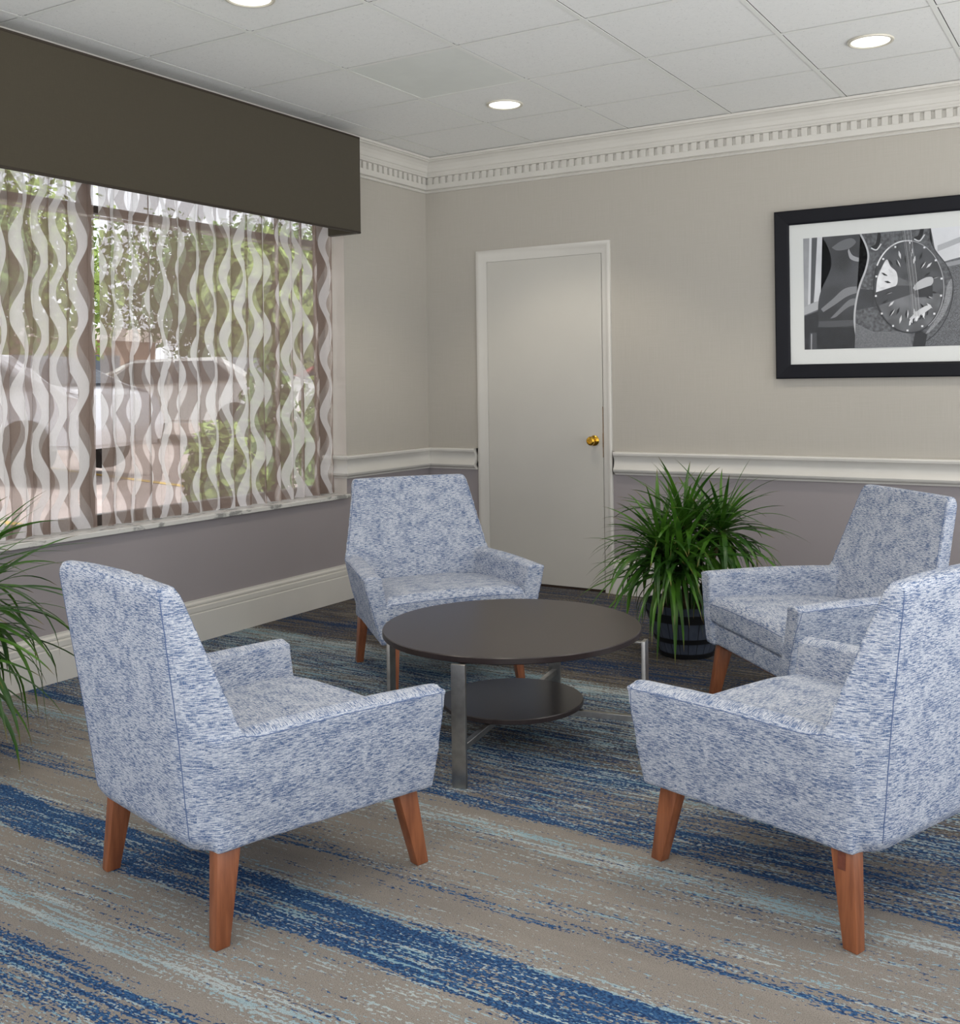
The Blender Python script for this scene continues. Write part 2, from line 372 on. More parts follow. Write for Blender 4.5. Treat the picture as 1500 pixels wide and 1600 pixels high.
# ceiling: tiles between a lay-in grid, 2 ft module, cut tiles along the walls
GX, GY, T = .261, -.6566, .6096
xs = [0]+[GX+T*i for i in range(0, 12) if GX+T*i < XR]+[XR]
ys = [0]+[GY-T*j for j in range(0, 14) if GY-T*j > YF]+[YF]
bm = bmesh.new()
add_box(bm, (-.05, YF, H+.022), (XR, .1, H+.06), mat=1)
g = .011
for i in range(len(xs)-1):
    for j in range(len(ys)-1):
        if (i, j) == (2, 2): continue
        add_box(bm, (xs[i]+g+.0035, ys[j+1]+g-.003, H+.002), (xs[i+1]-g+.003, ys[j]-g-.0035, H+.016))
ceil = struct(bm_obj('ceiling', bm, [MAT['tile'], MAT['plenum']]))
bm = bmesh.new(); add_box(bm, (xs[2]+g+.001, ys[3]+g-.003, H+.001), (xs[3]-g+.003, ys[2]-g-.001, H+.016))
struct(tag(bm_obj('smooth_tile', bm, MAT['smooth_tile'], ceil), 'smooth unspeckled replacement tile', None))
bm = bmesh.new()
for x in xs[1:-1]: add_box(bm, (x-g, YF, H), (x+g, 0, H+.0018))
for y in ys[1:-1]: add_box(bm, (0, y-g, H+.0002), (XR, y+g, H+.0016))
struct(bm_obj('ceiling_grid', bm, MAT['tee'], ceil))

# crown moulding with dentils
CP = [(0, 2.487), (.012, 2.487), (.016, 2.494), (.012, 2.502), (.030, 2.506), (.034, 2.538), (.020, 2.540), (.020, 2.578), (.047, 2.582), (.047, 2.590),
      (.052, 2.597), (.056, 2.607), (.060, 2.610), (.063, 2.618), (.067, 2.632), (.077, 2.650), (.092, 2.664), (.106, 2.670), (.108, 2.675), (.116, 2.678), (.118, 2.691), (0, 2.691)]
def crown(name, axis):
    bm = bmesh.new()
    if axis == 'x': profile_run(bm, CP, [((0, 0), (1, -1)), ((XR, 0), (0, -1))])
    else: profile_run(bm, CP, [((0, 0), (1, -1)), ((0, YF), (1, 0))])
    L = XR if axis == 'x' else -YF
    k = 0; t = .047
    while t < L-.06:
        if axis == 'x': add_box(bm, (t, -.036, 2.536), (t+.031, -.012, 2.580))
        else: add_box(bm, (.012, -t-.031, 2.536), (.036, -t, 2.580))
        t += .0513
    return struct(bm_obj(name, bm, MAT['crown']))
crown('trim_1', 'x'); crown('trim_2', 'y')

RP = [(0, .702), (.012, .702), (.014, .712), (.030, .716), (.038, .724), (.040, .734), (.034, .744), (.026, .756), (.022, .770), (.022, .784), (.026, .798), (.034, .810), (.042, .817), (.044, .828), (.040, .836), (.012, .838), (0, .838)]
def sweep_rail(name, path): bm = bmesh.new(); profile_run(bm, RP, path); return struct(bm_obj(name, bm, MAT['trim'], angle=35))
sweep_rail('trim_3', [((.3912, 0), (-.5, 0)), ((.375, 0), (-.001, -1)), ((0, 0), (1, -1)), ((0, WY1), (1, -1)), ((-.16, WY1), (0, -1))])
sweep_rail('trim_4', [((1.3205, 0), (.5, 0)), ((1.337, 0), (.001, -1)), ((XR, 0), (0, -1))])
BP = [(0, 0), (.024, 0), (.024, .138), (.020, .141), (.020, .146), (.022, .148), (.022, .170), (.012, .176), (.016, .180), (.016, .188), (.006, .196), (.006, .204), (0, .204)]
def base(name, path): bm = bmesh.new(); profile_run(bm, BP, path); return struct(bm_obj(name, bm, MAT['trim'], angle=30))
base('baseboard_back', [((1.3205, 0), (0, -1)), ((XR, 0), (0, -1))])
base('baseboard_left', [((.3912, 0), (0, -1)), ((0, 0), (1, -1)), ((0, YF), (1, 0))])

# ------------------------------------------------------------------ door
bm = bmesh.new(); add_box(bm, (.4690, -.010, .016), (1.2610, -.001, 2.0075), .001, 1)
door = struct(bm_obj('door_1', bm, MAT['door']), 'flat white door in a moulded white frame')
DP = [(0, 0), (0, .020), (.008, .024), (.020, .024), (.030, .018), (.055, .015), (.066, .014), (.073, .010), (.073, 0)]   # (offset inwards from outer edge, thickness)
bm = bmesh.new()
X0, X1, Z1 = .3912, 1.3205, 2.082
rings = []
for (cx, cz, sx, sz) in ((X0, 0, 1, 0), (X0, Z1, 1, -1), (X1, Z1, -1, -1), (X1, 0, -1, 0)):
    rings.append([bm.verts.new((cx+sx*a*(1.04 if sx > 0 else .77), -d*.8, cz+sz*a)) for a, d in DP])
for a, b in zip(rings, rings[1:]):
    for k in range(len(DP)): bm.faces.new([a[k], a[(k+1) % len(DP)], b[(k+1) % len(DP)], b[k]])
bm.faces.new(rings[0]); bm.faces.new(rings[-1][::-1])
struct(bm_obj('door_frame', bm, MAT['trim'], door, angle=35))
bm = bmesh.new(); add_box(bm, (.466, -.003, .0), (1.266, -.0005, 2.010))
struct(bm_obj('door_gap', bm, MAT['dark_gap'], door))
bm = bmesh.new()     # chipped paint beside the latch
add_box(bm, (1.2585, -.0115, .86), (1.2650, -.003, .945), .001, 1); add_box(bm, (1.2600, -.0112, .80), (1.2630, -.003, 1.10), .0005, 1)
struct(bm_obj('strike_plate', bm, plain('worn_strike', srgb(120, 92, 60), .7, var=.3, vscale=80), door))
bm = bmesh.new()
add_lathe(bm, [(0, 0), (.031, 0), (.031, .004), (.026, .009), (.013, .012), (.011, .026), (.015, .032), (.025, .040), (.0275, .050), (.025, .058), (.017, .063), (.013, .0625), (.012, .060), (0, .060)], 32)
bmesh.ops.rotate(bm, verts=bm.verts, matrix=Matrix.Rotation(R_(90), 3, 'X')); bmesh.ops.translate(bm, verts=bm.verts, vec=(1.206, -.012, .899))
struct(bm_obj('door_knob', bm, MAT['brass'], door, angle=40))

# ------------------------------------------------------------------ window
bm = bmesh.new()
zt = 2.075
add_box(bm, (-.20, WY0, zt-.018), (-.15, WY1, zt+.018), .003, 1)
add_box(bm, (-.20, WY0, SILL_Z), (-.15, WY1, SILL_Z+.05), .003, 1); add_box(bm, (-.20, WY0, HEAD_Z-.05), (-.15, WY1, HEAD_Z), .003, 1)
for y in (WY1-.025, -2.49, WY0+.025): add_box(bm, (-.20, y-.025, SILL_Z), (-.15, y+.025, HEAD_Z), .003, 1)
win = struct(bm_obj('window_1', bm, MAT['window_metal']), 'wide window with dark metal bars behind the sheers')
bm = bmesh.new()
add_box(bm, (-.178, WY0, SILL_Z+.03), (-.172, WY1, zt)); add_box(bm, (-.178, WY0, zt), (-.172, WY1, HEAD_Z-.02))
struct(bm_obj('window_glass', bm, MAT['glass'], win))
bm = bmesh.new()
add_box(bm, (-.135, WY0, 2.03), (-.128, WY1, 2.036))
add_box(bm, (-.145, WY0, zt-.045), (-.125, WY1, zt-.034), .002, 1)
struct(bm_obj('window_rail', bm, MAT['trim'], win))
bm = bmesh.new(); add_box(bm, (-TH, WY0, SILL_Z-.022), (.026, WY1+.002, SILL_Z), .003, 2)
struct(bm_obj('window_sill', bm, MAT['marble'], win), 'grey veined marble sill')

# valance box
vl = empty('window_valance', 'dark olive brown upholstered box valance above the window', 'valance', (0, -3, 2.1))
VX, VY1, VY0, VZ0, VZ1 = .225, -.962, -5.05, 2.102, 2.643
def rel(bm, o): bmesh.ops.translate(bm, verts=bm.verts, vec=-Vector(o.location))
bm = bmesh.new(); add_box(bm, (VX-.02, VY0, VZ0), (VX, VY1, VZ1), .006, 3); rel(bm, vl); bm_obj('front_panel', bm, MAT['valance'], vl, angle=40)
for y in (VY1-.02, VY0):
    bm = bmesh.new(); add_box(bm, (.001, y, VZ0), (VX-.018, y+.02, VZ1), .005, 2); rel(bm, vl); bm_obj('end_panel', bm, MAT['valance'], vl, angle=40)
bm = bmesh.new(); add_box(bm, (.001, VY0+.02, VZ1-.03), (VX-.02, VY1-.02, VZ1-.012)); rel(bm, vl); bm_obj('top_board', bm, MAT['valance'], vl)
mw = plain('valance_welt', srgb(50, 42, 33), .8)
for z in (VZ0+.004, VZ1-.004):
    bm = bmesh.new(); add_tube(bm, [(.002, VY1-.001, z), (VX-.004, VY1-.001, z), (VX-.001, VY1-.004, z), (VX-.001, VY0, z)], .006, 8); rel(bm, vl)
    bm_obj('welt', bm, mw, vl, smooth=True)
bm = bmesh.new(); add_tube(bm, [(VX-.003, VY1-.003, VZ0), (VX-.003, VY1-.003, VZ1)], .004, 8); rel(bm, vl); bm_obj('corner_seam', bm, mw, vl, smooth=True)

# sheer curtains: pleated cloth; each panel its own thing
def curtain(name, label, ya, yb, seed, flat_a):
    rnd = random.Random(seed); n = 0
    # fold centres with uneven spacing
    kn = [ya]; sg = 1 if yb > ya else -1
    while abs(kn[-1]-ya) < abs(yb-ya): kn.append(kn[-1]+sg*rnd.uniform(.034, .074))
    kn[-1] = yb
    amps = [rnd.uniform(.010, .027)*(1 if i % 2 else -1) for i in range(len(kn))]
    amps = [a*(1+.5*max(0, min(1, (k+1.9)/1.0))) for a, k in zip(amps, kn)]
    if flat_a: amps[0] = 0
    amps[-1] = 0
    cols = []; NS = 9; NZ = 44
    for i in range(len(kn)-1):
        for s in range(NS):
            t = s/NS; w = (1-math.cos(math.pi*t))/2
            cols.append((kn[i]+(kn[i+1]-kn[i])*(t+.18*math.sin(2*math.pi*t)*-1), amps[i]*(1-w)+amps[i+1]*w))
    cols.append((kn[-1], amps[-1]))
    u = 0; us = [0]
    for a, b in zip(cols, cols[1:]): u += math.hypot(b[0]-a[0], b[1]-a[1]); us.append(u)
    vs = []; uvs = []; fs = []
    z0, z1 = SILL_Z+.006, 2.30
    for j in range(NZ+1):
        z = z0+(z1-z0)*j/NZ; loose = max(0, 1-(z-z0)/1.3)
        for (y, x), uu in zip(cols, us):
            nx = noise.noise(Vector((uu*3+seed, z*1.1, 0)))*.012*loose; ny = noise.noise(Vector((uu*2.2+seed, z*1.4, 7)))*.022*loose
            ny = max(min(y+ny, max(ya, yb)), min(ya, yb))
            vs.append((-.078+x*(1+.15*loose)+nx, ny, z)); uvs.append((uu+seed*3.1, z))
    W = len(cols)
    for j in range(NZ):
        for i in range(W-1): fs.append((j*W+i, j*W+i+1, (j+1)*W+i+1, (j+1)*W+i))
    o = mesh_obj(name, vs, fs, MAT['sheer'], None, True, uvs)
    return tag(o, label, 'curtain', 'sheer curtains with wavy bands')
curtain('sheer_curtain', 'sheer curtain with white and taupe wavy bands, the wide one reaching the window corner', -2.487, -.858, 3, True)
curtain('sheer_curtain', 'sheer wavy banded curtain left of the vertical parting, running out of the picture', -2.513, -4.86, 8, True)
bm = bmesh.new(); add_tube(bm, [(-.078, WY0+.002, 2.318), (-.078, WY1-.004, 2.318)], .011, 12)
tag(bm_obj('curtain_rod', bm, MAT['trim'], None, smooth=True), 'white rod hidden behind the valance that carries the sheers', 'curtain rod')

# ------------------------------------------------------------------ recessed lights
def downlight(x, y, label):
    o = empty('recessed_light', label, 'ceiling light', (x, y, H), group='recessed ceiling lights')
    bm = bmesh.new(); add_lathe(bm, [(.080, .0), (.080, -.003), (.086, -.007), (.094, -.006), (.096, -.001), (.096, 0)], 40); bm_obj('trim_ring', bm, MAT['ring'], o, angle=40)
    bm = bmesh.new(); add_lathe(bm, [(0, -.0025), (.080, -.0025), (.080, -.001), (0, -.001)], 40); bm_obj('lens', bm, MAT['lens'], o)
    L = bpy.data.lights.new('lamp', 'SPOT'); L.energy = SPOT_W; L.color = (1.0, .90, .76); L.spot_size = R_(112); L.spot_blend = .45; L.shadow_soft_size = .06
    lo = bpy.data.objects.new('lamp', L); link(lo, o); lo.location = (0, 0, -.07)
    return o
downlight(1.174, -.955, 'round recessed ceiling light near the door, in the tile row by the back wall')
downlight(3.010, -.970, 'round recessed ceiling light nearer the picture, at the upper right')
downlight(1.155, -2.78, 'round recessed ceiling light cut by the top edge of the photo')
for x, y in ((3.01, -2.78), (4.84, -.97), (4.84, -2.78), (1.155, -4.6), (3.01, -4.6), (4.84, -4.6)):
    downlight(x, y, 'round recessed ceiling light beyond the top or right edge of the photo')

# ------------------------------------------------------------------ armchair
def lerp(a, b, t): return a+(b-a)*t
def uv_box(me):
    l = me.uv_layers.new(name='UVMap')
    for p in me.polygons:
        n = p.normal; ax, ay, az = abs(n.x), abs(n.y), abs(n.z)
        for li in p.loop_indices:
            c = me.vertices[me.loops[li].vertex_index].co
            if az > max(ax, ay)*1.1: uvv = (c.x, c.y*1.0+2.3)
            elif ax > ay*.9: uvv = (c.y+5.1, c.z)
            else: uvv = (c.x, c.z)
            l.data[li].uv = uvv
def remesh(name, build, voxel, iters, mat, parent):
    bm = bmesh.new(); build(bm); bmesh.ops.recalc_face_normals(bm, faces=bm.faces)
    me = bpy.data.meshes.new('tmp'); bm.to_mesh(me); bm.free()
    o = bpy.data.objects.new('tmp', me); col.objects.link(o)
    a = o.modifiers.new('r', 'REMESH'); a.mode = 'VOXEL'; a.voxel_size = voxel
    b = o.modifiers.new('s', 'SMOOTH'); b.factor = .5; b.iterations = iters
    dg = bpy.context.evaluated_depsgraph_get(); dg.update()
    m2 = bpy.data.meshes.new_from_object(o.evaluated_get(dg)); m2.name = name
    bpy.data.objects.remove(o); bpy.data.meshes.remove(me)
    m2.materials.clear(); m2.materials.append(mat); uv_box(m2)
    m2.polygons.foreach_set('use_smooth', [True]*len(m2.polygons))
    return link(bpy.data.objects.new(name, m2), parent)

# outer silhouette of the upholstered shell, chair space: x right, y forward
def side_x(y, z):                       # outer side surface
    t = (z-.21)/.265
    xb = lerp(.283, .326, min(max((y+.30)/.60, 0), 1)); xt = lerp(.345, .393, min(max((y+.27)/.56, 0), 1))
    return lerp(xb, xt, t)
def rear_y(z): return lerp(-.343, -.424, (z-.22)/.585)
def front_y(z): return lerp(-.262, -.377, (z-.476)/.33)
def rear_w(z): return lerp(.262, .276, (z-.22)/.585)
def wing_w(z): return lerp(.345, .276, (z-.476)/.33) if z > .476 else side_x(-.26, z)
def build_back(bm):
    zs = [.207, .235, .30, .38, .476, .56, .68, .79, .815]; rings = []
    for z in zs:
        wr, wf, yr, yf = rear_w(z), wing_w(z), rear_y(z), front_y(z)
        k = {.207: .016, .815: .008}.get(z, 0); wr -= k; wf -= k; yr += k; yf -= k*.5
        if z < .476: yf = -.235
        c = .050 if z < .476 else lerp(.05, .014, (z-.476)/.34)   # rear corner rounding
        pts = []
        A = Vector((wr, yr)); B = Vector((wf, yf)); d = (B-A).normalized()
        half = [(wr-c, yr)]
        P0, P1, P2 = Vector((wr-c, yr)), A, A+d*c
        for i in range(1, 6): t = i/5; q = P0*(1-t)**2+P1*2*t*(1-t)+P2*t*t; half.append((q.x, q.y))
        half.append((wf, yf))
        bow = .010 if .3 < z else 0
        ring = [(0, yf+bow)]+[(-wf*.5, yf+bow*.75)]+[(-x, y) for x, y in half[::-1]]+[(x, y) for x, y in half]+[(wf*.5, yf+bow*.75)]
        crown = [z+(.006*(1-(x/wf)**2) if z > .8 else 0) for x, y in ring]
        rings.append([bm.verts.new((x, y, zz)) for (x, y), zz in zip(ring, crown)])
    n = len(rings[0])
    for a, b in zip(rings, rings[1:]):
        for k in range(n): bm.faces.new([a[k], a[(k+1) % n], b[(k+1) % n], b[k]])
    bm.faces.new(rings[0][::-1]); bm.faces.new(rings[-1])
def build_arm(bm, s):
    ny = 8
    rings = []
    for i in range(ny+1):
        t = i/ny; y = lerp(-.33, .295, t); yt = lerp(-.33, .286, t); yb = lerp(-.30, .298, t)
        zt = .476+.007*math.sin(math.pi*t)*1.0; zb = lerp(.206, .204, t)-.012*math.sin(math.pi*t)*-.2
        xo_t, xo_b = side_x(y, zt), side_x(y, zb)
        if i == 0: xo_t -= .03; xo_b -= .02
        th = .078
        ring = [(xo_b, yb, zb), (lerp(xo_b, xo_t, .5)+.004, lerp(yb, yt, .5), lerp(zb, zt, .5)), (xo_t, yt, zt-.004), (xo_t-th*.5, yt, zt+.007), (xo_t-th, yt, zt-.002), (xo_t-th-.018, lerp(yb, yt, .6), lerp(zb, zt, .6)), (xo_b-th+.015, yb, zb)]
        rings.append([bm.verts.new((s*x, yy, z)) for x, yy, z in ring])
    n = len(rings[0])
    for a, b in zip(rings, rings[1:]):
        for k in range(n): bm.faces.new([a[k], a[(k+1) % n], b[(k+1) % n], b[k]])
    bm.faces.new(rings[0][::-1]); bm.faces.new(rings[-1])
def build_shell(bm):
    build_back(bm); build_arm(bm, 1); build_arm(bm, -1)
    add_box(bm, (-.29, -.30, .207), (.29, .283, .287))
def build_cushion(bm):
    rings = []
    for t, y in ((0, -.262), (.06, -.245), (.25, -.12), (.5, .02), (.75, .16), (.93, .262), (1, .293)):
        zt = lerp(.368, .392, min(1, t*1.1))+.008*math.sin(math.pi*t); zb = .288
        if t == 0: zt -= .03; zb += .01
        if t == 1: zt -= .022; zb += .006
        w = .293+.012*t
        ring = [(-w, y, zb), (-w-.002, y, zt-.02), (-w+.014, y, zt-.004), (-w*.5, y, zt+.006), (0, y, zt+.008), (w*.5, y, zt+.006), (w-.014, y, zt-.004), (w+.002, y, zt-.02), (w, y, zb)]
        rings.append([bm.verts.new(p) for p in ring])
    n = len(rings[0])
    for a, b in zip(rings, rings[1:]):
        for k in range(n): bm.faces.new([a[k], a[(k+1) % n], b[(k+1) % n], b[k]])
    bm.faces.new(rings[0][::-1]); bm.faces.new(rings[-1])
def build_legs(parent):
    for sx in (1, -1):
        for sy, ty, by in ((1, .222, .287), (-1, -.262, -.288)):
            bm = bmesh.new(); zt = .222
            xo_t, xo_b = .279, .290
            if sy > 0: top = (ty-.012, ty+.050); bot = (by-.018, by+.018)
            else: top = (ty-.034, ty+.026); bot = (by-.022, by+.014)
            pts = []
            for (z, (y0, y1), xo, w) in ((0, bot, xo_b, .030), (zt, top, xo_t, .038)):
                ring = [(sx*(xo-w), y0, z), (sx*xo, y0, z), (sx*xo, y1, z), (sx*(xo-w), y1, z)]
                pts += ring if sx > 0 else ring[::-1]
            add_hexa(bm, pts, .0022, 2)
            lg = bm_obj('leg', bm, MAT['wood'], parent, angle=40)
            bm = bmesh.new(); yc = (top[0]+top[1])/2+(.004 if sy > 0 else -.002)
            z0, z1 = .168, .206
            add_hexa(bm, [(sx*.262, yc-.010, z0), (sx*(xo_t+.0035), yc-.010, z0), (sx*(xo_t+.0035), yc+.010, z0), (sx*.262, yc+.010, z0),
                          (sx*.262, yc-.010, z1), (sx*(xo_t+.0015), yc-.010, z1), (sx*(xo_t+.0015), yc+.010, z1), (sx*.262, yc+.010, z1)])
            bm_obj('tenon', bm, MAT['wood_dark'], lg)
    for yc, zb in ((.232, .186), (-.240, .196)):
        bm = bmesh.new(); add_box(bm, (-.243, yc-.012, zb), (.243, yc+.012, .216), .002, 1); bm_obj('stretcher', bm, MAT['wood'], parent, angle=40)
def make_chair(label, x, y, t):
    root = empty('armchair', label, 'armchair', (x, y, 0), -t, group='four armchairs around the low round table')
    sh = remesh('upholstered_shell', build_shell, .0075, 7, MAT['fabric'], root)
    cu = remesh('seat_cushion', build_cushion, .009, 6, MAT['fabric'], root)
    build_legs(root)
    bvh = BVHTree.FromPolygons([v.co for v in sh.data.vertices], [p.vertices for p in sh.data.polygons])
    def seam(name, pts, r=.0014):
        out = []
        for a, b in zip(pts, pts[1:]):
            for i in range(12):
                q = Vector(a).lerp(Vector(b), i/12); out.append(bvh.find_nearest(q)[0])
        out.append(bvh.find_nearest(Vector(pts[-1]))[0])
        bm = bmesh.new(); add_tube(bm, out, r, 6); bm_obj(name, bm, MAT['seam'], sh, smooth=True)
    for s in (1, -1):
        seam('back_seam', [(s*(rear_w(.23)-.018), rear_y(.23)-.02, .23), (s*(rear_w(.5)-.006), rear_y(.5)-.02, .5), (s*(rear_w(.8)-.002), rear_y(.8)-.01, .806)])
        seam('arm_seam', [(s*(side_x(-.26, .47)), -.275, .478), (s*(side_x(-.22, .47)), -.22, .468), (s*side_x(0, .47), 0, .472), (s*side_x(.27, .47), .27, .468), (s*side_x(.29, .3), .305, .30), (s*side_x(.3, .22), .31, .215)], .0011)
        seam('wing_seam', [(s*(wing_w(.5)-.012), front_y(.5)+.01, .50), (s*(wing_w(.65)-.010), front_y(.65)+.01, .65), (s*(wing_w(.80)-.008), front_y(.8)+.01, .80)], .0011)
    b2 = BVHTree.FromPolygons([v.co for v in cu.data.vertices], [p.vertices for p in cu.data.polygons])
    pts = []
    for i in range(25):
        xx = lerp(-.285, .285, i/24); pts.append(b2.find_nearest(Vector((xx, .31, .372)))[0])
    bm = bmesh.new(); add_tube(bm, pts, .0014, 6); bm_obj('cushion_seam', bm, MAT['seam'], cu, smooth=True)
    return root
def copy_tree(o, parent=None):
    c = o.copy(); col.objects.link(c); c.parent = parent
    for ch in list(o.children): copy_tree(ch, c)
    return c
A = make_chair('blue and white tweed armchair at the front left, its back to the camera', 2.018, -3.651, .255)
chairs = []
for lab, x, y, t in (('blue and white tweed armchair at the right front, its back cut by the photo edge', 3.259, -2.965, -1.20),
                     ('blue and white tweed armchair between the window corner and the white door, facing the camera', 1.350, -1.891, 2.232),
                     ('blue and white tweed armchair right of the potted plant, facing left, against the back wall', 2.928, -1.685, -2.347)):
    c = copy_tree(A); c.location = (x, y, 0); c.rotation_euler = (0, 0, -t); c['label'] = lab; chairs.append(c)

# the darker tenon end shows on one leg of two of the chairs only
def keep_tenons(root, keep):
    for lg in [c for c in root.children if c.name.startswith('leg')]:
        k = (1 if lg.data.vertices[0].co.x > 0 else -1, 1 if sum(v.co.y for v in lg.data.vertices) > 0 else -1)
        if k not in keep:
            for tn in list(lg.children): bpy.data.objects.remove(tn)
keep_tenons(A, ()); keep_tenons(chairs[0], ((-1, -1),)); keep_tenons(chairs[1], ((1, 1),)); keep_tenons(chairs[2], ())

# ------------------------------------------------------------------ coffee table
TX, TY, TA = 2.088, -2.500, R_(-80)
tb = empty('coffee_table', 'low round dark brown coffee table with steel legs and a small lower shelf', 'coffee table', (TX, TY, 0), TA)
bm = bmesh.new(); add_lathe(bm, [(0, .378), (.446, .378), (.4505, .381), (.4505, .397), (.4485, .400), (0, .400)], 128); bm_obj('tabletop', bm, MAT['table'], tb, angle=30)
bm = bmesh.new(); add_lathe(bm, [(0, .127), (.243, .127), (.247, .130), (.247, .143), (.245, .146), (0, .146)], 96); bm_obj('lower_shelf', bm, MAT['table'], tb, angle=30)
for k in range(4):
    c, s = math.cos(k*math.pi/2), math.sin(k*math.pi/2)
    bm = bmesh.new(); add_box(bm, (.466, -.0235, 0), (.480, .0235, .381), .0015, 2)
    bmesh.ops.rotate(bm, verts=bm.verts, matrix=Matrix.Rotation(k*math.pi/2, 3, 'Z')); bm_obj('leg', bm, MAT['steel'], tb, angle=40)
    bm = bmesh.new(); add_box(bm, (.33, -.010, .371), (.467, .010, .377), .001, 1)
    bmesh.ops.rotate(bm, verts=bm.verts, matrix=Matrix.Rotation(k*math.pi/2, 3, 'Z')); bm_obj('top_bracket', bm, MAT['steel'], tb, angle=40)
for k in range(2):
    bm = bmesh.new(); add_box(bm, (-.467, -.010, .1065-k*.0), (.467, .010, .1265), .001, 1)
    bmesh.ops.rotate(bm, verts=bm.verts, matrix=Matrix.Rotation(k*math.pi/2, 3, 'Z')); bm_obj('cross_bar', bm, MAT['steel'], tb, angle=40)

# ------------------------------------------------------------------ plants
def leaf(vs, fs, uvs, base, az, el, length, width, droop, rnd, zmin=.02):
    n = 12; p = Vector(base); el0 = el; i0 = len(vs); st = length/n; twist = rnd.uniform(-.5, .5)
    for k in range(n+1):
        t = k/n; e = el-droop*t**1.25*2.0
        e = max(e, -1.45)
        a = az+twist*t*.5
        d = Vector((math.cos(a)*math.cos(e), math.sin(a)*math.cos(e), math.sin(e)))
        side = d.cross(Vector((0, 0, 1)));
        side = side.normalized() if side.length > .02 else Vector((-math.sin(a), math.cos(a), 0))
        side = (Matrix.Rotation(twist*t, 3, d) @ side)
        nrm = side.cross(d)
        w = width*(.55+.45*min(1, t*4))*(1-max(0, (t-.45)/.55)**1.6)*.5+.0004
        vs += [p-side*w, p-nrm*w*.28, p+side*w]; uvs += [(0, t), (.5, t), (1, t)]
        if p.z < zmin: d.z = max(d.z, 0); 
        p = p+d*st
    for k in range(n):
        a = i0+k*3; fs += [(a, a+1, a+4, a+3), (a+1, a+2, a+5, a+4)]
def crown_leaves(name, c, n, rnd, parent, lmin=.3, lmax=.5, limit=None, wid=(.013, .021)):
    vs, fs, uvs = [], [], []
    for i in range(n):
        t = (i+.5)/n; az = i*2.39996+rnd.uniform(-.3, .3); el = lerp(1.38, -.35, t**.68)+rnd.uniform(-.12, .12)
        L = rnd.uniform(lmin, lmax)*(1-.15*(1-t))
        if limit: L *= limit(az)
        b = Vector(c)+Vector((0, 0, .05*(1-t)-.02))
        leaf(vs, fs, uvs, b, az, el, L, rnd.uniform(*wid), rnd.uniform(.35, 1.15)*(.35+.9*t), rnd)
    o = mesh_obj(name, vs, fs, MAT['leaf'], parent, True, uvs); return o
p1 = empty('potted_dracaena', 'bushy green plant with long arching leaves in a dark barrel planter beside the door', 'potted plant', (2.19, -1.10, 0))
bm = bmesh.new()
add_lathe(bm, [(0, .004), (.118, .004), (.122, .02), (.140, .07), (.158, .13), (.176, .19), (.186, .232), (.190, .240), (.184, .240), (.176, .225), (.15, .14), (.12, .12), (0, .12)], 44)
pot = bm_obj('barrel_pot', bm, MAT['barrel'], p1, angle=40)
for z0, z1, ra, rb in ((.0, .022, .121, .127), (.070, .092, .141, .148), (.165, .205, .169, .181)):
    bm = bmesh.new(); add_lathe(bm, [(ra, z0), (ra+.004, z0), (rb+.005, z1), (rb, z1)], 44); bm_obj('hoop', bm, MAT['plastic_black'], pot, angle=40)
bm = bmesh.new(); add_lathe(bm, [(0, .212), (.08, .214), (.178, .208), (.17, .19), (0, .19)], 32)
for v in bm.verts: v.co.z += noise.noise(v.co*30)*.005
bm_obj('soil', bm, MAT['soil'], p1, smooth=True)
rnd = random.Random(5)
rx, ry = .858, .513
for (a, b, z, n, lm) in ((-.12, -.04, .47, 100, .50), (.0, .02, .56, 90, .48), (.17, .02, .545, 95, .47), (-.03, -.10, .42, 70, .52), (.10, .09, .46, 50, .45), (-.10, -.12, .38, 50, .48)):
    cx, cy = rx*a-ry*(-b)*-1, ry*a+rx*b
    cx = rx*a-ry*b; cy = ry*a+rx*b
    bm = bmesh.new(); add_tube(bm, [(cx*.35, cy*.35, .19), (cx*.45, cy*.45, .30), (cx*.8, cy*.8, lerp(.3, z, .6)), (cx, cy, z+.03)], [.015, .013, .012, .010], 10)
    bm_obj('stem', bm, MAT['stem'], p1, smooth=True)
    crown_leaves('leaf_crown', (cx, cy, z), n, rnd, p1, .28, lm, None, (.014, .025))
p2 = empty('potted_dracaena', 'arching green plant cut by the left edge of the photo, behind the front left chair', 'potted plant', (.50, -3.60, 0))
bm = bmesh.new()
add_lathe(bm, [(0, .0), (.115, .0), (.120, .01), (.150, .20), (.162, .205), (.166, .24), (.152, .245), (.146, .21), (0, .205)], 40); bm_obj('clay_pot', bm, MAT['terracotta'], p2, angle=40)
bm = bmesh.new(); add_lathe(bm, [(0, .215), (.145, .212), (.14, .2), (0, .2)], 28); bm_obj('soil', bm, MAT['soil'], p2, smooth=True)
rnd = random.Random(12)
for (cx, cy, z, n) in ((0, 0, .58, 70), (.10, -.03, .46, 70), (-.06, .08, .50, 40), (.08, -.13, .36, 60), (.02, -.14, .50, 40)):
    bm = bmesh.new(); add_tube(bm, [(cx*.35, cy*.35, .19), (cx*.5, cy*.5, .30), (cx, cy, z+.03)], [.015, .013, .010], 10); bm_obj('stem', bm, MAT['stem'], p2, smooth=True)
    crown_leaves('leaf_crown', (cx, cy, z), n, rnd, p2, .34, .62, lambda az: .72 if math.cos(az) < -.3 else 1.0, (.016, .027))

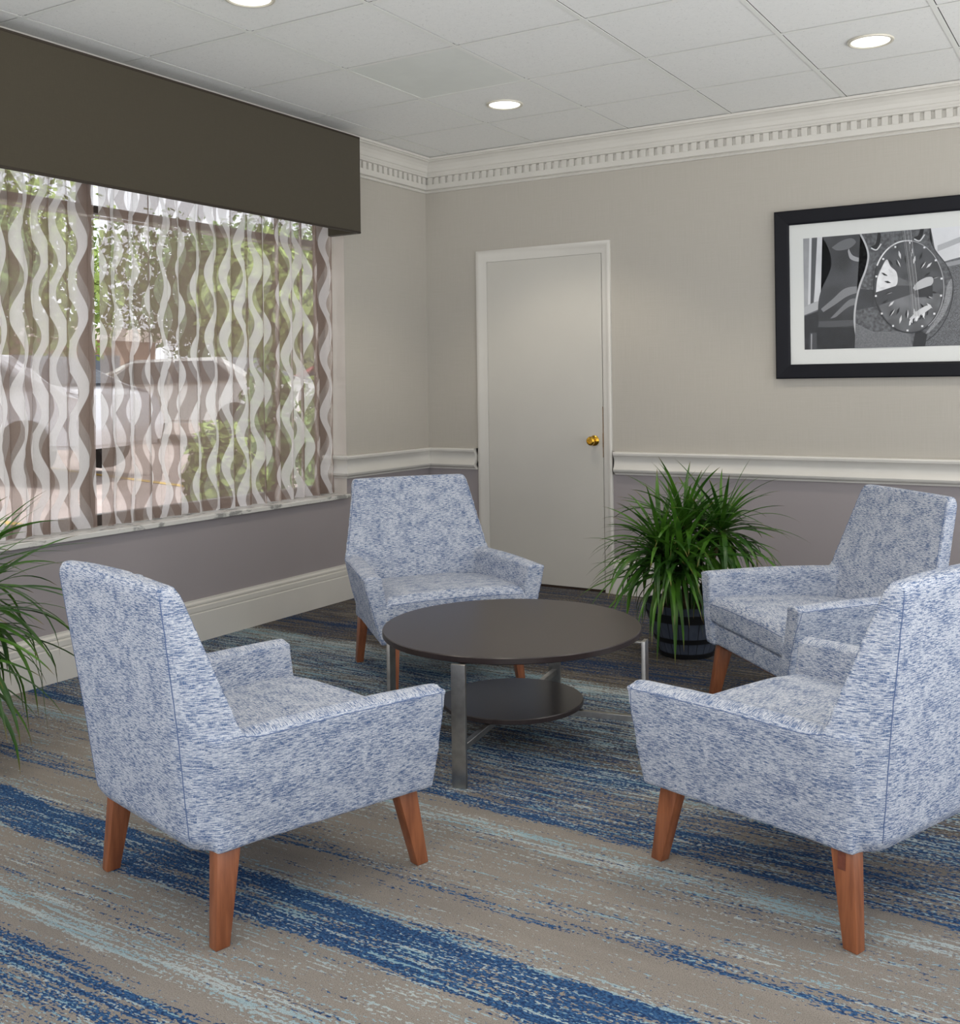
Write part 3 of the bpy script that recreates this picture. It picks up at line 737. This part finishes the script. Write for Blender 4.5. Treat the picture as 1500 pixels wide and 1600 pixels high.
# ------------------------------------------------------------------ framed photograph
PX0, PX1, PZ0, PZ1 = 2.305, 3.86, 1.250, 2.148
pf = empty('framed_picture', 'black framed black and white photograph of a metal guitar on the back wall', 'picture', (PX0, 0, PZ0))
bm = bmesh.new()
FP = [(0, .0), (0, .030), (.006, .034), (.066, .026), (.076, .022), (.076, .0)]
rings = []
for cx, cz, sx, sz in ((PX0, PZ0, 1, 1), (PX0, PZ1, 1, -1), (PX1, PZ1, -1, -1), (PX1, PZ0, -1, 1)):
    rings.append([bm.verts.new((cx+sx*a-PX0, -.001-d, cz+sz*a-PZ0)) for a, d in FP])
for i in range(4):
    a, b = rings[i], rings[(i+1) % 4]
    for k in range(len(FP)-1): bm.faces.new([a[k], a[k+1], b[k+1], b[k]])
bm_obj('frame', bm, MAT['black_frame'], pf)
def flat(name, poly, depth, mat, parent):        # polygon in picture-local metres (x, z)
    bm = bmesh.new(); bm.faces.new([bm.verts.new((x, -depth, z)) for x, z in poly]); return bm_obj(name, bm, mat, parent)
w, h = PX1-PX0, PZ1-PZ0
flat('mat_board', [(.07, .07), (w-.07, .07), (w-.07, h-.07), (.07, h-.07)], .012, MAT['mat_board'], pf)
prt_x0, prt_x1, prt_z0, prt_z1 = .150, w-.150, .154, .746
def gray(v, n=None, sc=200, amt=.25):
    return plain('ink_%d_%s' % (v, n or 'flat'), srgb(v, v+2, v+6), .6, var=amt if n else 0, vscale=sc)
pr = flat('print', [(prt_x0, prt_z0), (prt_x1, prt_z0), (prt_x1, prt_z1), (prt_x0, prt_z1)], .0125, gray(92, 'grain', 260, .55), pf)
# coordinates read from the print: (a, b) in units of the print's height, origin lower left
HH = prt_z1-prt_z0
def PT(a, b): return (prt_x0+a*HH, prt_z0+b*HH)
inks = {}
def ink(v, n=None, sc=200, amt=.25):
    k = (v, n, sc)
    if k not in inks: inks[k] = gray(v, n, sc, amt)
    return inks[k]
LAY = [0]
class Inks: pass
bmi = bmesh.new(); ink_mats = []
def draw(poly, v, n=None, sc=200, amt=.25):
    mt = ink(v, n, sc, amt)
    if mt not in ink_mats: ink_mats.append(mt)
    LAY[0] += 1; d = .0126+LAY[0]*.00003
    pts = [PT(min(max(a, 0), (prt_x1-prt_x0)/HH), min(max(b, 0), 1)) for a, b in poly]
    vs = [bmi.verts.new((x, -d, z)) for x, z in pts]
    try:
        f = bmi.faces.new(vs); f.material_index = ink_mats.index(mt)
        bmesh.ops.triangulate(bmi, faces=[f])
    except ValueError: pass
def stroke(pts, wd, v, closed=False):
    L, Rr = [], []
    n = len(pts)
    for i, p in enumerate(pts):
        a = Vector(pts[max(0, i-1)]); b = Vector(pts[min(n-1, i+1)]); t = (b-a).normalized(); q = Vector((-t.y, t.x))*wd/2
        L.append((p[0]+q.x, p[1]+q.y)); Rr.append((p[0]-q.x, p[1]-q.y))
    for i in range(n-1): draw([L[i], L[i+1], Rr[i+1], Rr[i]], v)
def spline(pts, k=6):
    out = []
    for i in range(len(pts)-1):
        p0 = Vector(pts[max(0, i-1)]); p1 = Vector(pts[i]); p2 = Vector(pts[i+1]); p3 = Vector(pts[min(len(pts)-1, i+2)])
        for j in range(k):
            t = j/k; out.append(tuple(.5*((2*p1)+(-p0+p2)*t+(2*p0-5*p1+4*p2-p3)*t*t+(-p0+3*p1-3*p2+p3)*t**3)))
    out.append(tuple(pts[-1])); return out
AW = (prt_x1-prt_x0)/HH
# background: pale door and skirting at the left, carpet, panelled door at the right
draw([(0, .33), (.09, .36), (.10, 1), (0, 1)], 150, 'pale', 6, .2)
draw([(.035, .40), (.055, .41), (.075, 1), (.055, 1)], 205); draw([(.058, .41), (.085, .42), (.125, 1), (.078, 1)], 78)
draw([(.09, .42), (.28, .47), (.28, 1), (.125, 1)], 196, 'pale', 5, .12)
draw([(0, .31), (.30, .42), (.30, .50), (0, .38)], 168); draw([(0, 0), (.30, 0), (.30, .40), (0, .30)], 34, 'shade', 40, .4)
draw([(1.13, .70), (AW, .92), (AW, 1), (1.08, 1)], 205, 'pale', 5, .1)
draw([(1.13, .80), (1.36, .88), (1.38, 1), (1.33, 1), (1.31, .91), (1.13, .85)], 168)
draw([(1.14, .69), (AW, .86), (AW, .80), (1.16, .66)], 140)
# far guitar body, half hidden
side = spline([(.17, 1), (.22, .90), (.245, .80), (.235, .70), (.19, .60), (.145, .50), (.125, .38), (.13, .20), (.15, 0)])
draw(side+[(.55, 0), (.55, 1)], 58, 'steel', 5, .5)
draw(spline([(.25, .90), (.33, .95), (.42, .97), (.46, .93), (.40, .88), (.30, .87), (.25, .90)]), 100)
draw(spline([(.15, .36), (.25, .44), (.36, .53), (.48, .54), (.50, .50), (.38, .46), (.27, .39), (.17, .33)]), 122)
draw(spline([(.23, .27), (.30, .34), (.40, .43), (.47, .43), (.46, .39), (.38, .36), (.28, .28)]), 112)
draw(spline([(.40, .88), (.43, .82), (.50, .79), (.54, .81), (.56, .78), (.48, .76), (.41, .79), (.39, .86)]), 150)
draw([(.12, .19), (.46, .20), (.46, .25), (.13, .25)], 74); draw([(.10, 0), (.47, 0), (.46, .18), (.10, .20)], 26, 'shade', 30, .5)
draw([(.04, .0), (.11, 0), (.11, .15), (.05, .15)], 64); draw([(.055, .0), (.066, 0), (.07, .14), (.058, .14)], 150)
# near guitar body
bl = spline([(.50, 1), (.545, .90), (.565, .80), (.54, .68), (.49, .55), (.455, .40), (.44, .25), (.455, .10), (.47, 0)])
br = spline([(.96, 0), (1.10, .10), (1.20, .25), (1.245, .42), (1.245, .55), (1.20, .68), (1.12, .80), (1.075, .90), (1.075, 1)])
draw(bl+br, 84, 'weave', 60, .45)
draw([(.44, .33), (.62, .36), (.62, .50), (.49, .52)], 48, 'shade', 10, .4)
draw(spline([(1.06, .12), (1.17, .25), (1.235, .42), (1.24, .56), (1.20, .50), (1.16, .32), (1.02, .10)]), 126, 'carpet', 250, .35)
draw([(.92, 0), (1.02, .0), (1.04, .10), (.95, .16)], 30)
stroke(bl, .016, 178); stroke(br, .006, 40)
draw([(.44, 0), (.92, 0), (.90, .13), (.60, .14), (.45, .22)], 104, 'carpet', 200, .3)
# f holes
for cx, cz in ((.645, .92), (1.0, .97)):
    draw(spline([(cx, cz+.08), (cx+.025, cz+.07), (cx+.02, cz), (cx-.01, cz-.06), (cx-.055, cz-.04), (cx-.02, cz-.02), (cx-.005, cz+.03), (cx, cz+.08)]), 22)
    stroke(spline([(cx-.055, cz-.05), (cx-.01, cz-.07), (cx+.03, cz-.02)]), .010, 205)
# resonator cover plate
def ell(cx, cz, rx_, rz_, a0=0, a1=360, n=48): return [(cx+rx_*math.cos(R_(a0+(a1-a0)*i/n))-(rz_*math.sin(R_(a0+(a1-a0)*i/n)))*.04, cz+rz_*math.sin(R_(a0+(a1-a0)*i/n))) for i in range(n+1)]
CXx, CZz, RX_, RZ_ = .893, .515, .285, .395
draw(ell(CXx, CZz, RX_, RZ_)[:-1], 66, 'plate', 12, .4)
draw(ell(CXx, CZz-.02, RX_*.93, RZ_*.93, 150, 350), 96, 'plate2', 9, .4)
draw(spline([(.625, .47), (.64, .60), (.68, .70), (.72, .76), (.75, .70), (.80, .64), (.80, .54), (.72, .49), (.66, .46)]), 206, 'gleam', 14, .2)
draw([(.60, .35), (.95, .46), (.96, .52), (.80, .53), (.62, .48)], 60)
stroke(ell(CXx, CZz, RX_, RZ_, 80, 150, 20), .012, 214); stroke(ell(CXx, CZz, RX_, RZ_, 150, 300, 30), .008, 38); stroke(ell(CXx, CZz, RX_, RZ_, -60, 80, 30), .007, 150)
rp_ = random.Random(2)
for i in range(30):
    a = R_(i*12); rr = .74 if i % 2 else .60
    cx, cz = CXx+RX_*rr*math.cos(a), CZz+RZ_*rr*math.sin(a); dx, dz = RX_*.10*math.cos(a), RZ_*.10*math.sin(a); q = .010
    draw([(cx-dx, cz-dz), (cx+q*math.sin(a), cz-q*math.cos(a)), (cx+dx, cz+dz), (cx-q*math.sin(a), cz+q*math.cos(a))], 24 if i % 3 else 200)
    if i % 3 == 1: draw([(cx-dx+.012, cz-dz), (cx+.018, cz), (cx+dx+.012, cz+dz), (cx+.008, cz)], 215)
for i in range(14):
    a = R_(i*26+8); cx, cz = CXx+RX_*.95*math.cos(a), CZz+RZ_*.95*math.sin(a); draw([(cx-.008, cz-.008), (cx+.008, cz-.008), (cx+.008, cz+.008), (cx-.008, cz+.008)], 215)
# palm rest, tailpiece, strings
draw(spline([(.93, .50), (.97, .55), (1.04, .585), (1.09, .58), (1.09, .53), (1.03, .50), (.95, .48)]), 176)
draw([(.93, .47), (1.09, .52), (1.09, .42), (.95, .42)], 36)
draw(spline([(.90, .24), (.96, .30), (1.04, .345), (1.08, .33), (1.03, .29), (.96, .23), (.92, .20)]), 196)
for k in range(6): draw([(.90+k*.028, .22+k*.014), (.915+k*.028, .235+k*.014), (.91+k*.028, .19+k*.016), (.895+k*.028, .18+k*.016)], 40 if k % 2 else 222)
for k in range(6):
    stroke([(.855+k*.013, 1), (.905+k*.012, .55), (.925+k*.012, .26)], .0035, 176 if k % 2 else 130)
for k in range(4): stroke([(.74+k*.012, 1), (.75+k*.012, .85)], .003, 120)
bmesh.ops.recalc_face_normals(bmi, faces=bmi.faces)
me = bpy.data.meshes.new('print_image'); bmi.to_mesh(me); bmi.free()
for mt in ink_mats: me.materials.append(mt)
link(bpy.data.objects.new('print_image', me), pr)
flat('glass', [(.07, .07), (w-.07, .07), (w-.07, h-.07), (.07, h-.07)], .0215, MAT['picture_glass'], pf)

# ------------------------------------------------------------------ outside the window
MAT['asphalt'] = plain('asphalt', srgb(178, 164, 158), .9, var=.1, vscale=2)
MAT['grass'] = plain('grass', srgb(96, 122, 58), .95, var=.3, vscale=12)
MAT['foliage_a'] = plain('foliage_a', srgb(104, 134, 66), .8, var=.3, vscale=9)
MAT['foliage_b'] = plain('foliage_b', srgb(146, 168, 84), .8, var=.3, vscale=9)
MAT['trunk'] = plain('trunk', srgb(92, 78, 66), .9, var=.2, vscale=12)
MAT['yellow'] = plain('line_paint', srgb(214, 178, 84), .8)
MAT['rubber'] = plain('tyre', srgb(38, 36, 36), .8); MAT['car_glass'] = plain('car_glass', srgb(58, 68, 82), .12)
bm = bmesh.new()
def gz(x): return -.12 if x > -2.5 else -.12+(-2.5-x)*.055
sl = [(-.26, -.12), (-2.5, -.12), (-16, gz(-16)), (-60, gz(-16))]
for (xa, za), (xb, zb) in zip(sl, sl[1:]):
    vs = [bm.verts.new(p) for p in ((xa, -30, za), (xa, 60, za), (xb, 60, zb), (xb, -30, zb))]; bm.faces.new(vs)
struct(bm_obj('ground', bm, MAT['asphalt']))
bm = bmesh.new(); vs = [bm.verts.new(p) for p in ((-.26, -8, -.10), (-.26, 10, -.10), (-2.3, 10, -.10), (-2.3, -8, -.10))]; bm.faces.new(vs)
o = bm_obj('lawn_strip', bm, MAT['grass']); tag(o, 'narrow strip of grass outside below the window', 'grass', kind='stuff')
for i, (x, y) in enumerate(((-4.2, .3), (-4.2, 3.2), (-4.2, 6.1))):
    bm = bmesh.new(); vs = [bm.verts.new(p) for p in ((x, y, gz(x)+.005), (x, y+.12, gz(x)+.005), (x-4.5, y+.12, gz(x-4.5)+.005), (x-4.5, y, gz(x-4.5)+.005))]; bm.faces.new(vs)
    tag(bm_obj('parking_line', bm, MAT['yellow']), 'yellow painted line of the parking bay outside the window', 'road marking', 'parking bay lines')
def clump(bm, c, r, n, rnd, leafs):
    for _ in range(leafs):
        d = Vector((rnd.gauss(0, 1), rnd.gauss(0, 1), rnd.gauss(0, 1))).normalized(); p = Vector(c)+Vector((d.x*r[0], d.y*r[1], d.z*r[2]))*rnd.uniform(.55, 1)
        a = Vector((rnd.gauss(0, 1), rnd.gauss(0, 1), rnd.gauss(0, 1))).normalized(); b = a.cross(d).normalized() if a.cross(d).length > .1 else Vector((1, 0, 0)); s = n*rnd.uniform(.6, 1.3)
        vs = [bm.verts.new(p+a*s), bm.verts.new(p+b*s*.6), bm.verts.new(p-a*s), bm.verts.new(p-b*s*.6)]; bm.faces.new(vs)
def tree(name, label, x, y, z, trunk_h, r, mat, seed, leafs=1500, ls=.16, group=None):
    rnd = random.Random(seed); o = empty(name, label, 'tree' if trunk_h > 1 else 'shrub', (x, y, z), group=group)
    bm = bmesh.new()
    add_tube(bm, [(0, 0, 0), (.05, .03, trunk_h*.6), (0, 0, trunk_h+r[2]*.3)], [.16 if trunk_h > 1 else .03, .12 if trunk_h > 1 else .025, .05 if trunk_h > 1 else .012], 8); bm_obj('trunk', bm, MAT['trunk'], o, smooth=True)
    bm = bmesh.new()
    for k in range(5): clump(bm, (rnd.uniform(-.4, .4)*r[0], rnd.uniform(-.4, .4)*r[1], trunk_h+r[2]*.7+rnd.uniform(-.35, .35)*r[2]), tuple(q*rnd.uniform(.55, .8) for q in r), ls, rnd, leafs//5)
    bm_obj('foliage', bm, mat, o); return o
for i, (x, y, th, rr) in enumerate(((-14.5, 2.5, 1.4, 2.2), (-20.5, 9.0, 1.0, 2.8), (-14.5, 14.5, 1.3, 2.2), (-20.5, 20.5, 1.0, 3.0), (-15, 27, 1.0, 3.0), (-30, 3, 1.0, 4.2), (-30, 16, 1.0, 4.6), (-32, 30, 1.0, 5.0))):
    tree('shade_tree', ['leafy tree outside at the far left of the window', 'leafy tree outside, second from the left behind the cars', 'leafy tree outside behind the middle of the window', 'leafy tree outside, second from the right', 'leafy tree outside toward the right end of the window',
          'tall tree far outside, behind the silver car', 'tall tree far outside, behind the white car', 'tall tree far outside, behind the red car'][i],
         x, y, gz(max(x, -16))-.02, th, (rr*1.15, rr*1.15, rr*1.1), MAT['foliage_a'] if i % 2 else MAT['foliage_b'], 40+i, 7000, .17, 'trees beyond the parking lot')
for i, (x, y, hh) in enumerate(((-1.5, -.35, .75), (-1.7, .35, .95), (-1.9, 1.15, .8), (-2.1, 2.1, .8))):
    tree('garden_shrub', ['yellow green shrub outside, the first one from the right end of the window', 'yellow green shrub outside, second from the right', 'yellow green shrub outside, third from the right', 'yellow green shrub outside, fourth from the right'][i],
         x, y, -.10, .15, (.33, .33, hh), MAT['foliage_b'] if i % 2 == 0 else MAT['foliage_a'], 60+i, 1500, .05, 'shrubs outside the window')
def car(label, x, y, rz, body, scale=1.0, red=False):
    o = empty('parked_car', label, 'car', (x, y, gz(x)), rz, 'cars parked outside'); mb = plain('car_paint', body, .25, .2, coat=.5)
    prof = [(-2.2, .35), (-2.25, .62), (-2.1, .88), (-1.35, .98), (-.75, 1.42), (.95, 1.45), (1.65, 1.05), (2.1, .95), (2.2, .6), (2.15, .33)]
    bm = bmesh.new(); rings = []
    for s in (-1, 1):
        rings.append([bm.verts.new((a, s*(.86 if b < 1.1 else .66), b)) for a, b in prof])
    n = len(prof)
    for k in range(n): bm.faces.new([rings[0][k], rings[0][(k+1) % n], rings[1][(k+1) % n], rings[1][k]])
    bm.faces.new(rings[0][::-1]); bm.faces.new(rings[1]); bmesh.ops.triangulate(bm, faces=[f for f in bm.faces if len(f.verts) > 4])
    bmesh.ops.bevel(bm, geom=[e for e in bm.edges if not e.is_boundary and len(e.link_faces) == 2 and e.calc_face_angle(0) > .5], offset=.05, segments=2, affect='EDGES')
    bm_obj('body', bm, mb, o, angle=45)
    for s in (-1, 1):
        bm = bmesh.new(); q = [(-1.15, 1.0), (-.70, 1.36), (.08, 1.39), (.08, 1.0)]; q2 = [(.14, 1.0), (.14, 1.39), (.88, 1.38), (1.4, 1.06)]
        for pp in (q, q2): bm.faces.new([bm.verts.new((a, s*((.875 if b < 1.1 else .70)+.01), b)) for a, b in pp])
        r = bmesh.ops.solidify(bm, geom=bm.faces[:], thickness=.01); bm_obj('side_window', bm, MAT['car_glass'], o)
    for a0, a1 in (((-1.38, .98), (-.79, 1.41)), ((1.62, 1.07), (.98, 1.44))):
        bm = bmesh.new(); (xa, za), (xb, zb) = a0, a1; sgn = -1 if xa < 0 else 1
        bm.faces.new([bm.verts.new(p) for p in ((xa+sgn*.03, -.78, za+.03), (xa+sgn*.03, .78, za+.03), (xb+sgn*.03, .6, zb+.01), (xb+sgn*.03, -.6, zb+.01))]); bmesh.ops.solidify(bm, geom=bm.faces[:], thickness=.01)
        bm_obj('windscreen', bm, MAT['car_glass'], o)
    for xx in (-1.4, 1.35):
        for s in (-1, 1):
            bm = bmesh.new(); add_lathe(bm, [(0, -.11), (.30, -.11), (.34, -.08), (.34, .08), (.30, .11), (0, .11)], 24)
            bmesh.ops.rotate(bm, verts=bm.verts, matrix=Matrix.Rotation(R_(90), 3, 'X')); bmesh.ops.translate(bm, verts=bm.verts, vec=(xx, s*.80, .34))
            bm_obj('wheel', bm, MAT['rubber'], o, angle=40)
    o.scale = (scale,)*3
    return o
car('silver car parked outside at the left end of the window', -8.6, 2.3, R_(20), srgb(190, 190, 194))
car('white car parked outside behind the middle of the window', -10.4, 7.6, R_(15), srgb(226, 224, 220))
car('dark red car parked outside, partly behind the shrubs', -10.5, 12.6, R_(15), srgb(150, 44, 40))
bl_ = empty('roadside_building', 'low brown building with a pale fascia beyond the trees outside', 'building', (-46, 22, gz(-16)+.03), R_(10))
bm = bmesh.new(); add_box(bm, (-4, -14, 0), (4, 14, 3.2)); bm_obj('wall', bm, plain('brown_brick', srgb(150, 120, 100), .9, var=.15, vscale=3), bl_)
bm = bmesh.new(); add_box(bm, (-4.3, -14.3, 3.2), (4.3, 14.3, 3.9)); bm_obj('fascia', bm, plain('fascia', srgb(215, 205, 196), .8), bl_)
for k in range(6):
    bm = bmesh.new(); add_box(bm, (4.0, -12+k*4.2, .9), (4.05, -10+k*4.2, 2.4)); bm_obj('window', bm, MAT['car_glass'], bl_)
